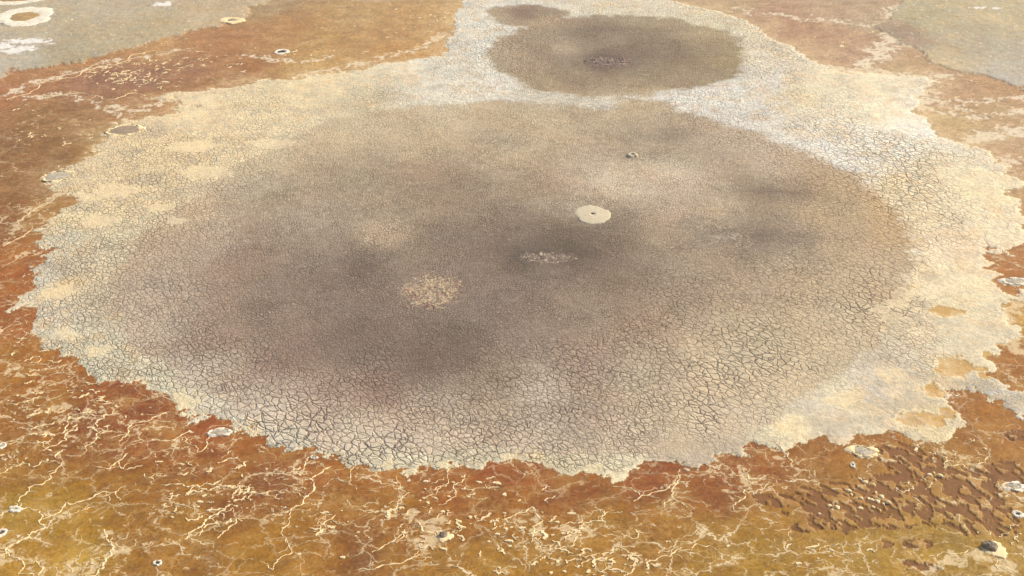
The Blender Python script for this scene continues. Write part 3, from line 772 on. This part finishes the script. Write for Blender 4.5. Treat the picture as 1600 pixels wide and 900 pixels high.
for pts, w in VEINS:
    wpts = [at(*p) for p in pts]
    D = wpts[len(wpts) // 2][1] * CP + H * SP
    wm = w / F * D * 0.58
    fp = fract(wpts)
    ridge(fp, wm, 0.02 + wm * 0.22)
    # side twigs
    for _ in range(max(1, len(fp) // 22)):
        i = rnd.randrange(2, len(fp) - 2)
        a = fp[i]; c = fp[i + 1]
        ang = math.atan2(c[1] - a[1], c[0] - a[0]) + rnd.choice((-1, 1)) * rnd.uniform(0.5, 1.3)
        L = rnd.uniform(0.3, 1.2)
        e = (a[0] + math.cos(ang) * L, a[1] + math.sin(ang) * L)
        ridge(fract([a, e], 3, 0.28), wm * rnd.uniform(0.25, 0.55), 0.02)
o = mesh_obj("salt_ridges", RV, RF, M_SALT)
tag(o, "thin raised cream salt ridges branching over the orange brine flat", "salt ridges", None, "stuff")

# scattered salt crumbs: too many to count
SVt, SFc = [], []
def crumb(cx, cy, r, elong, ang, h, seed):
    n = 9
    base = len(SVt)
    g = gz(cx, cy)
    for ring, (rr, zz) in enumerate(((1.0, -0.02), (0.72, h * 0.8))):
        for i in range(n):
            a = 2 * math.pi * i / n
            k = rr * r * (1 + 0.45 * n1(a, seed))
            lx_, ly_ = k * math.cos(a) * elong, k * math.sin(a)
            SVt.append((cx + lx_ * math.cos(ang) - ly_ * math.sin(ang), cy + lx_ * math.sin(ang) + ly_ * math.cos(ang), g + zz))
    SVt.append((cx, cy, g + h))
    for i in range(n):
        j = (i + 1) % n
        SFc.append((base + i, base + j, base + n + j, base + n + i))
        SFc.append((base + n + i, base + n + j, base + 2 * n))
CL = [(320,790,60,35,30),(370,770,40,20,20),(520,830,60,30,18),(780,830,120,40,70),(880,870,100,30,40),(640,790,60,40,20),(980,880,80,25,25),(1330,780,60,22,0),(1250,860,70,20,12),(120,650,90,40,40),
      (60,700,50,50,20),(300,740,60,30,16),(440,740,60,40,14),(720,760,90,20,26),(130,215,80,25,26),(60,200,60,30,16),(600,60,90,30,28),(480,90,70,20,20),(300,90,70,25,26),(660,30,50,25,22),
      (205,122,60,14,110),(160,112,50,10,40),(270,100,60,14,40),(1300,70,80,25,16),(1540,150,60,30,18),(1480,690,60,25,10),(1560,840,40,20,8),(180,40,130,30,26),(1500,40,90,20,14),(110,620,90,30,24),(40,560,50,40,20)]
def squig(pts, w, h):
    n = len(pts); base = len(SVt)
    for i, p in enumerate(pts):
        a, c = pts[max(i - 1, 0)], pts[min(i + 1, n - 1)]
        L = math.hypot(c[0] - a[0], c[1] - a[1]) or 1
        nx, ny = -(c[1] - a[1]) / L, (c[0] - a[0]) / L
        ww = w * rnd.uniform(0.45, 1.3) * (0.4 + 0.6 * math.sin(math.pi * (i + 0.5) / n))
        g = gz(p[0], p[1])
        for s_, zz in ((-1, -0.03), (-0.6, h * 0.8), (0.6, h), (1, -0.03)):
            SVt.append((p[0] + nx * ww * s_, p[1] + ny * ww * s_, g + zz))
    for i in range(n - 1):
        for j in range(3):
            q = base + i * 4 + j
            SFc.append((q, q + 1, q + 5, q + 4))
for (cx, cy, sx, sy, n) in CL:
    for _ in range(n):
        px, py = cx + rnd.gauss(0, sx * 0.55), cy + rnd.gauss(0, sy * 0.55)
        if not (-20 < px < 1620 and -10 < py < 915): continue
        wx_, wy_ = at(px, py)
        r = rnd.choice((0.06, 0.08, 0.1, 0.14, 0.2)) * rnd.uniform(0.7, 1.2)
        if look('s_crust', np.array([wx_]), np.array([wy_]))[0] > -0.3: continue
        if rnd.random() < 0.45:
            crumb(wx_, wy_, r * 0.6, rnd.uniform(1.0, 2.2), rnd.uniform(-0.3, 0.9), 0.04 + r * 0.2, rnd.uniform(0, 50))
        else:
            L = rnd.uniform(0.2, 1.0); an = rnd.gauss(0.6, 0.7)
            pp = fract([(wx_, wy_), (wx_ + L * math.cos(an), wy_ + L * math.sin(an))], 3, 0.35)
            squig(pp, r * rnd.uniform(0.35, 0.8), 0.05)
o = mesh_obj("salt_crumbs", SVt, SFc, M_SALT, smooth=False)
tag(o, "countless small cream salt crumbs lying on the brine flat", "salt crumbs", None, "stuff")

# ------------------------------------------------------------------ things
def scale_at(px, py):
    cx, cy = at(px, py)
    return abs(at(px + 1, py)[0] - cx), abs(at(px, py - 1)[1] - cy)
def empty(name, px, py):
    cx, cy = at(px, py)
    e = bpy.data.objects.new(name, None)
    e.empty_display_size = 0.3
    COL.objects.link(e)
    e.location = (cx, cy, gz(cx, cy))
    return e
def ring_mesh(prof, Rx, Ry, seed, wob=0.12, n=72, rough=0.02, cx=0, cy=0, fill=True, wobs=None):
    """prof: list of (radius fraction, height) from the outside inwards"""
    V, Fc = [], []
    rr_ = random.Random(int(seed * 100))
    for k, (fr, hz) in enumerate(prof):
        for i in range(n):
            a = 2 * math.pi * i / n
            q = fr * (1 + wob * n1(a, seed + (k * 0.25 if k else 0)))
            V.append((cx + Rx * q * math.cos(a), cy + Ry * q * math.sin(a), hz + (rough * rr_.uniform(-1, 1) if 0 < k else 0)))
    m_ = len(prof)
    for k in range(m_ - 1):
        for i in range(n):
            j = (i + 1) % n
            Fc.append((k * n + i, k * n + j, (k + 1) * n + j, (k + 1) * n + i))
    if fill:
        V.append((cx, cy, prof[-1][1]))
        for i in range(n):
            Fc.append(((m_ - 1) * n + i, (m_ - 1) * n + (i + 1) % n, len(V) - 1))
    return V, Fc

def salt_ring(px, py, rx, ry, inner, label, core_mat, cat="salt ring", name="salt_ring", mat_=None, core="mud_core", wob=0.14, pit=False, h=0.07, group=None, seed=None):
    e = empty(name, px, py)
    sx, sy = scale_at(px, py)
    Rx, Ry = rx * sx, ry * sy
    s = seed if seed is not None else rnd.uniform(0, 30)
    V, Fc = ring_mesh([(1.0, -0.05), (0.93, h * 0.55), (0.8, h), ((1 + inner) / 2, h * 1.1), (inner * 1.1, h * 0.9), (inner * 0.9, -0.03)], Rx, Ry, s, wob, fill=False)
    mesh_obj("rim", V, Fc, mat_ or M_SALTW, e)
    if pit:
        V, Fc = ring_mesh([(inner * 1.05, 0.0), (inner * 0.85, h * 0.2), (inner * 0.5, h * 0.05)], Rx, Ry, s + 1, wob * 0.6, n=36)
    else:
        V, Fc = ring_mesh([(inner * 1.08, -0.02), (inner * 0.9, h * 0.5), (inner * 0.5, h * 0.75)], Rx, Ry, s + 1, wob * 0.8, n=48)
    mesh_obj(core, V, Fc, core_mat, e)
    tag(e, label, cat, group)
    return e

salt_ring(38, 27, 50, 15, 0.45, "wide white salt ring around brown silt, whole in view at top left", M_OCHRE, wob=0.2)
salt_ring(24, -1, 52, 10, 0.5, "white salt ring cut by the top edge, behind the wide white ring", M_OCHRE)
salt_ring(195, 204, 30, 10, 0.72, "oval grey mound with a pale hem beside orange brine, left of the cream shore", M_MUD, "mound", "salt_mound", M_SALT, "mud_top", 0.26, h=0.04)
salt_ring(90, 276, 26, 9, 0.78, "pale grey mound jutting into the brown brine at the left shore", M_GREY, "mound", "salt_mound", M_SALT, "mud_top", 0.28, h=0.04)
salt_ring(440, 81, 13, 4.2, 0.5, "small low mound with dark middle on the orange flat at upper left", M_DARK, "mound", "salt_mound", M_SALTW, "dark_middle", 0.2)
salt_ring(362, 33, 20, 5, 0.35, "pale low mound with small grey middle at the edge of the upper left grey flat", M_MUD, "mound", "salt_mound", M_SALT, "mud_middle", 0.2)
salt_ring(343, 676, 20, 7, 0.62, "grey island with white ragged hem just off the lower left mud edge", M_GREY, "salt island", "salt_island", M_SALTW, "mud_top", 0.32)
salt_ring(490, 715, 7, 3, 0.5, "tiny grey salt island close below the mud edge", M_GREY, "salt island", "salt_island", M_SALTW, "mud_top", 0.3)
salt_ring(1348, 706, 24, 11, 0.6, "pale grey salt island below the shore left of the brown patches", M_GREY, "salt island", "salt_island", M_SALT, "mud_top", 0.35)
salt_ring(1584, 760, 18, 9, 0.5, "whitish grey salt island near the right edge above the round vent", M_GREY, "salt island", "salt_island", M_SALTW, "mud_top", 0.4)
salt_ring(1585, 440, 22, 7, 0.6, "grey island with white rim in the orange inlet at the right edge", M_GREY, "salt island", "salt_island", M_SALTW, "mud_top", 0.3)
salt_ring(1590, 804, 10, 6, 0.35, "round white salt vent with a small dark hole at the lower right edge", M_DARK, "salt vent", "salt_vent", M_SALTW, "hole", 0.15, True)
salt_ring(1332, 727, 5, 4.5, 0.3, "tiny white salt vent with a dark hole left of the brown patches", M_DARK, "salt vent", "salt_vent", M_SALTW, "hole", 0.3, True)
salt_ring(246, 880, 7, 5, 0.48, "white star shaped salt vent with a black hole on the lower left ochre flat", M_DARK, "salt vent", "salt_vent", M_SALTW, "hole", 0.35, True)
salt_ring(24, 796, 12, 5, 0.2, "ragged white salt vent at the crossing of the ridges near the left edge", M_DARK, "salt vent", "salt_vent", M_SALTW, "hole", 0.45, True)
salt_ring(2, 833, 9, 7, 0.45, "whitish vent with a violet grey hole cut by the lower left edge", M_DARK, "salt vent", "salt_vent", M_SALTW, "hole", 0.15, True)
salt_ring(3, 697, 7, 5, 0.5, "round white vent with grey middle cut by the left edge", M_GREY, "salt vent", "salt_vent", M_SALTW, "mud_middle", 0.15)
salt_ring(988, 244, 8, 4, 0.3, "small pale mud cone standing alone in the upper part of the large pan", M_MUD, "mud cone", "mud_cone", M_DISC, "crater", 0.3, True, 0.2)

# the pale disc of dried mud with its vent
e = empty("mud_disc", 926, 336)
sx, sy = scale_at(926, 336)
Rx, Ry = 29 * sx, 14.5 * sy
V, Fc = ring_mesh([(1.0, -0.05), (0.96, 0.015), (0.88, 0.04), (0.75, 0.055), (0.6, 0.065), (0.42, 0.075), (0.25, 0.09), (0.09, 0.10), (0.07, 0.0)], Rx, Ry, 3.3, 0.13, 96, 0.012, fill=False)
mesh_obj("disc", V, Fc, M_DISC, e)
V, Fc = ring_mesh([(0.13, 0.075), (0.10, 0.104), (0.05, 0.098)], Rx, Ry * 0.7, 8.0, 0.2, 30, 0.004)
mesh_obj("vent_hole", V, Fc, M_DARK, e)
tag(e, "smooth pale round disc of dried mud with a tiny vent at its centre", "mud disc")

# rocks
def rock(px, py, rx, ry, h, label, halo=True):
    e = empty("rock", px, py)
    sx, sy = scale_at(px, py)
    Rx, Ry = rx * sx, ry * sy
    r = random.Random(int(px))
    n, V, Fc = 11, [], []
    lev = [(1.0, -0.08), (1.02, h * 0.35), (0.82, h * 0.8), (0.4, h)]
    off = [r.uniform(0.78, 1.18) for _ in range(n)]
    for fr, hz in lev:
        for i in range(n):
            a = 2 * math.pi * i / n
            q = fr * off[i] * r.uniform(0.9, 1.08)
            V.append((Rx * q * math.cos(a) - hz * 0.3, Ry * q * math.sin(a), hz * r.uniform(0.85, 1.15)))
    for k in range(len(lev) - 1):
        for i in range(n):
            j = (i + 1) % n
            Fc.append((k * n + i, k * n + j, (k + 1) * n + j, (k + 1) * n + i))
    Fc.append(tuple((len(lev) - 1) * n + i for i in range(n)))
    mesh_obj("stone", V, Fc, M_ROCK, e, smooth=False)
    if halo:
        V, Fc = ring_mesh([(1.75, -0.03), (1.6, 0.03), (1.2, 0.05), (0.8, 0.05)], Rx, Ry, px * 0.1, 0.35, 60, 0.01, cx=Rx * 0.45, cy=-Ry * 0.55)
        mesh_obj("salt_halo", V, Fc, M_SALT, e)
    tag(e, label, "rock")
rock(1547, 855, 12, 7, 0.32, "dark grey rock in a white salt halo at the lower right corner")
rock(693, 837, 7, 4, 0.22, "small grey stone on a cream salt patch in the lower middle foreground")

# patches of broken, crumbled crust: a rough slab surface each, colour changes from clod to clod
mh, nth, nh, lh, bh = new_mat("crumbled_crust")
qh = NB(nth)
th = nh.new("ShaderNodeTexCoord").outputs['Object']
vh = qh.ramp(qh.noise(th, 9.0, 4, 0.7), 0.25, 0.75, 0.72, 1.28)
lh.new(qh.vmath('SCALE', qh.attr("tint").outputs['Color'], None, vh), bh.inputs['Base Color'])
bh.inputs['Roughness'].default_value = 0.95
bh.inputs['Specular IOR Level'].default_value = 0.1
def broken(px, py, rx, ry, hmax, label, tones, scl=3.2, name="broken_crust", edge=0.5):
    cx, cy = at(px, py)
    sx, sy = scale_at(px, py)
    Rx, Ry = rx * sx, ry * sy
    st_ = 0.055
    gx, gy = np.meshgrid(np.arange(-Rx * 1.5, Rx * 1.5, st_), np.arange(-Ry * 1.5, Ry * 1.5, st_))
    X, Y = gx + cx, gy + cy
    rr = np.sqrt((gx / Rx) ** 2 + (gy / Ry) ** 2) + 0.35 * fbm(X, Y, 0.6, 4, 901, 0.6)
    c_ = np.abs(fbm(X + 0.1 * fbm(X, Y, 4, 2, 905), Y, scl, 3, 911, 0.6))
    cl = sstep(0.02, 0.22, c_) * (0.4 + 0.9 * sstep(-0.3, 0.4, fbm(X, Y, 1.3, 3, 921)))
    m_ = sstep(1.0 + edge * 0.4, 1.0 - edge, rr + 0.4 * fbm(X, Y, 2.5, 3, 931, 0.7))
    g0 = np.array([[gz(cx + a_, cy + b_) for a_ in gx[0, ::4]] for b_ in gy[::4, 0]])
    gi = np.repeat(np.repeat(g0, 4, 0), 4, 1)[:gx.shape[0], :gx.shape[1]]
    hz = gi - 0.06 + m_ * (0.05 + hmax * cl)
    t1 = fbm(X, Y, 0.9, 4, 941, 0.75)
    t2 = fbm(X * 0.7, Y, 2.2, 3, 951, 0.75)
    A_, B_, C_ = [s2l(t) for t in tones]
    tc_ = A_ + (B_ - A_) * sstep(-0.05, 0.25, t1 + 0.3 * (rr - 0.5))[..., None]
    tc_ = tc_ + (C_ - tc_) * sstep(0.05, 0.3, t2)[..., None]
    keep_ = (m_[:-1, :-1] > 0.03) | (m_[1:, 1:] > 0.03)
    n0, n1_ = gx.shape
    ii = np.arange(n0 * n1_).reshape(n0, n1_)
    f = np.stack([ii[:-1, :-1], ii[:-1, 1:], ii[1:, 1:], ii[1:, :-1]], -1)[keep_]
    used, inv = np.unique(f.ravel(), return_inverse=True)
    cz = gz(cx, cy)
    V = np.stack([gx, gy, hz - cz], -1).reshape(-1, 3)[used]
    me = bpy.data.meshes.new(name)
    me.from_pydata(V.tolist(), [], inv.reshape(-1, 4).tolist())
    a_ = me.attributes.new("tint", 'FLOAT_COLOR', 'POINT')
    tt = np.concatenate([tc_.reshape(-1, 3)[used], np.ones((len(used), 1))], 1)
    a_.data.foreach_set("color", tt.astype(np.float32).ravel())
    me.materials.append(mh)
    o = bpy.data.objects.new(name, me)
    COL.objects.link(o)
    o.location = (cx, cy, cz)
    tag(o, label, "broken crust")
broken(672, 455, 60, 35, 0.07, "round patch of crumbled pale and reddish crust left of centre in the large mud pan", [(192, 168, 134), (158, 124, 106), (146, 129, 109)])
broken(856, 403, 60, 11, 0.06, "line of broken grey brown mud in the darkest hollow of the large pan", [(148, 130, 110), (124, 107, 92), (190, 170, 142)], 2.4)
broken(950, 98, 48, 10, 0.09, "heap of broken brown mud in the middle of the farther mud pan", [(146, 124, 108), (126, 104, 90), (170, 150, 126)], 1.8)
broken(1140, 371, 36, 9, 0.05, "shallow slumped grey mud in the right part of the large pan", [(164, 148, 126), (152, 136, 114), (176, 160, 134)], 1.6)

# white lumps of salt on the dark floor: one by one
lump_px = [(1344,794),(1364,792),(1371,783),(1377,777),(1362,781),(1380,787),(1388,786),(1375,797),(1352,753),(1365,757),(1343,748),(1357,779),(1300,797),(1308,794),(1330,773),(1326,768),(1452,743),(1459,739),(1469,744),(1461,751),
           (1280,803),(1296,790),(1345,780),(1368,771)]
def lump_labels():
    px0, px1 = min(p[0] for p in lump_px), max(p[0] for p in lump_px)
    order = sorted(range(len(lump_px)), key=lambda i: lump_px[i][0])
    ord_w = ['leftmost', 'second', 'third', 'fourth', 'fifth', 'sixth', 'seventh', 'eighth', 'ninth', 'tenth', 'eleventh', 'twelfth',
             'thirteenth', 'fourteenth', 'fifteenth', 'sixteenth', 'seventeenth', 'eighteenth', 'nineteenth', 'twentieth', 'twenty-first', 'twenty-second', 'twenty-third', 'rightmost']
    out = {}
    for k, i in enumerate(order):
        w = ord_w[k]
        tail = '' if w in ('leftmost', 'rightmost') else ' from the left'
        out[i] = w + tail + ' of the small cream salt lumps on the dark brown patches'
    return out
LUMP_LABELS = lump_labels()
V, Fc = ring_mesh([(1.0, -0.03), (0.9, 0.05), (0.5, 0.09)], 0.10, 0.15, 2.2, 0.4, 14, 0.01)
proto = mesh_obj("salt_lump", V, Fc, M_SALT)
for i, (px, py) in enumerate(lump_px):
    o = proto if i == 0 else proto.copy()
    if i: COL.objects.link(o)
    cx, cy = at(px, py)
    o.location = (cx, cy, gz(cx, cy))
    o.rotation_euler = (0, 0, rnd.uniform(-0.6, 0.9))
    s = rnd.uniform(0.75, 1.25)
    o.scale = (s * rnd.uniform(0.9, 1.5), s, 1)
    tag(o, LUMP_LABELS[i], "salt lump", "salt lumps on the dark brown patches")
# ------------------------------------------------------------------ thin dusty air over the flat
hv = [(-6200, -6200, -1.6), (6200, -6200, -1.6), (6200, 6200, -1.6), (-6200, 6200, -1.6), (-6200, -6200, 51.5), (6200, -6200, 51.5), (6200, 6200, 51.5), (-6200, 6200, 51.5)]
mz = bpy.data.materials.new("thin_haze")
mz.use_nodes = True
nz = mz.node_tree
nz.nodes.remove(nz.nodes["Principled BSDF"])
pv = nz.nodes.new("ShaderNodeVolumePrincipled")
pv.inputs['Color'].default_value = (0.9, 0.9, 0.9, 1)
pv.inputs['Density'].default_value = 0.0004
nz.links.new(pv.outputs[0], nz.nodes["Material Output"].inputs['Volume'])
hz = mesh_obj("haze", hv, [(0, 3, 2, 1), (4, 5, 6, 7), (0, 1, 5, 4), (1, 2, 6, 5), (2, 3, 7, 6), (3, 0, 4, 7)], mz, smooth=False)
hz["kind"] = "stuff"
hz["label"] = "thin pale air over the flat"
print('done')
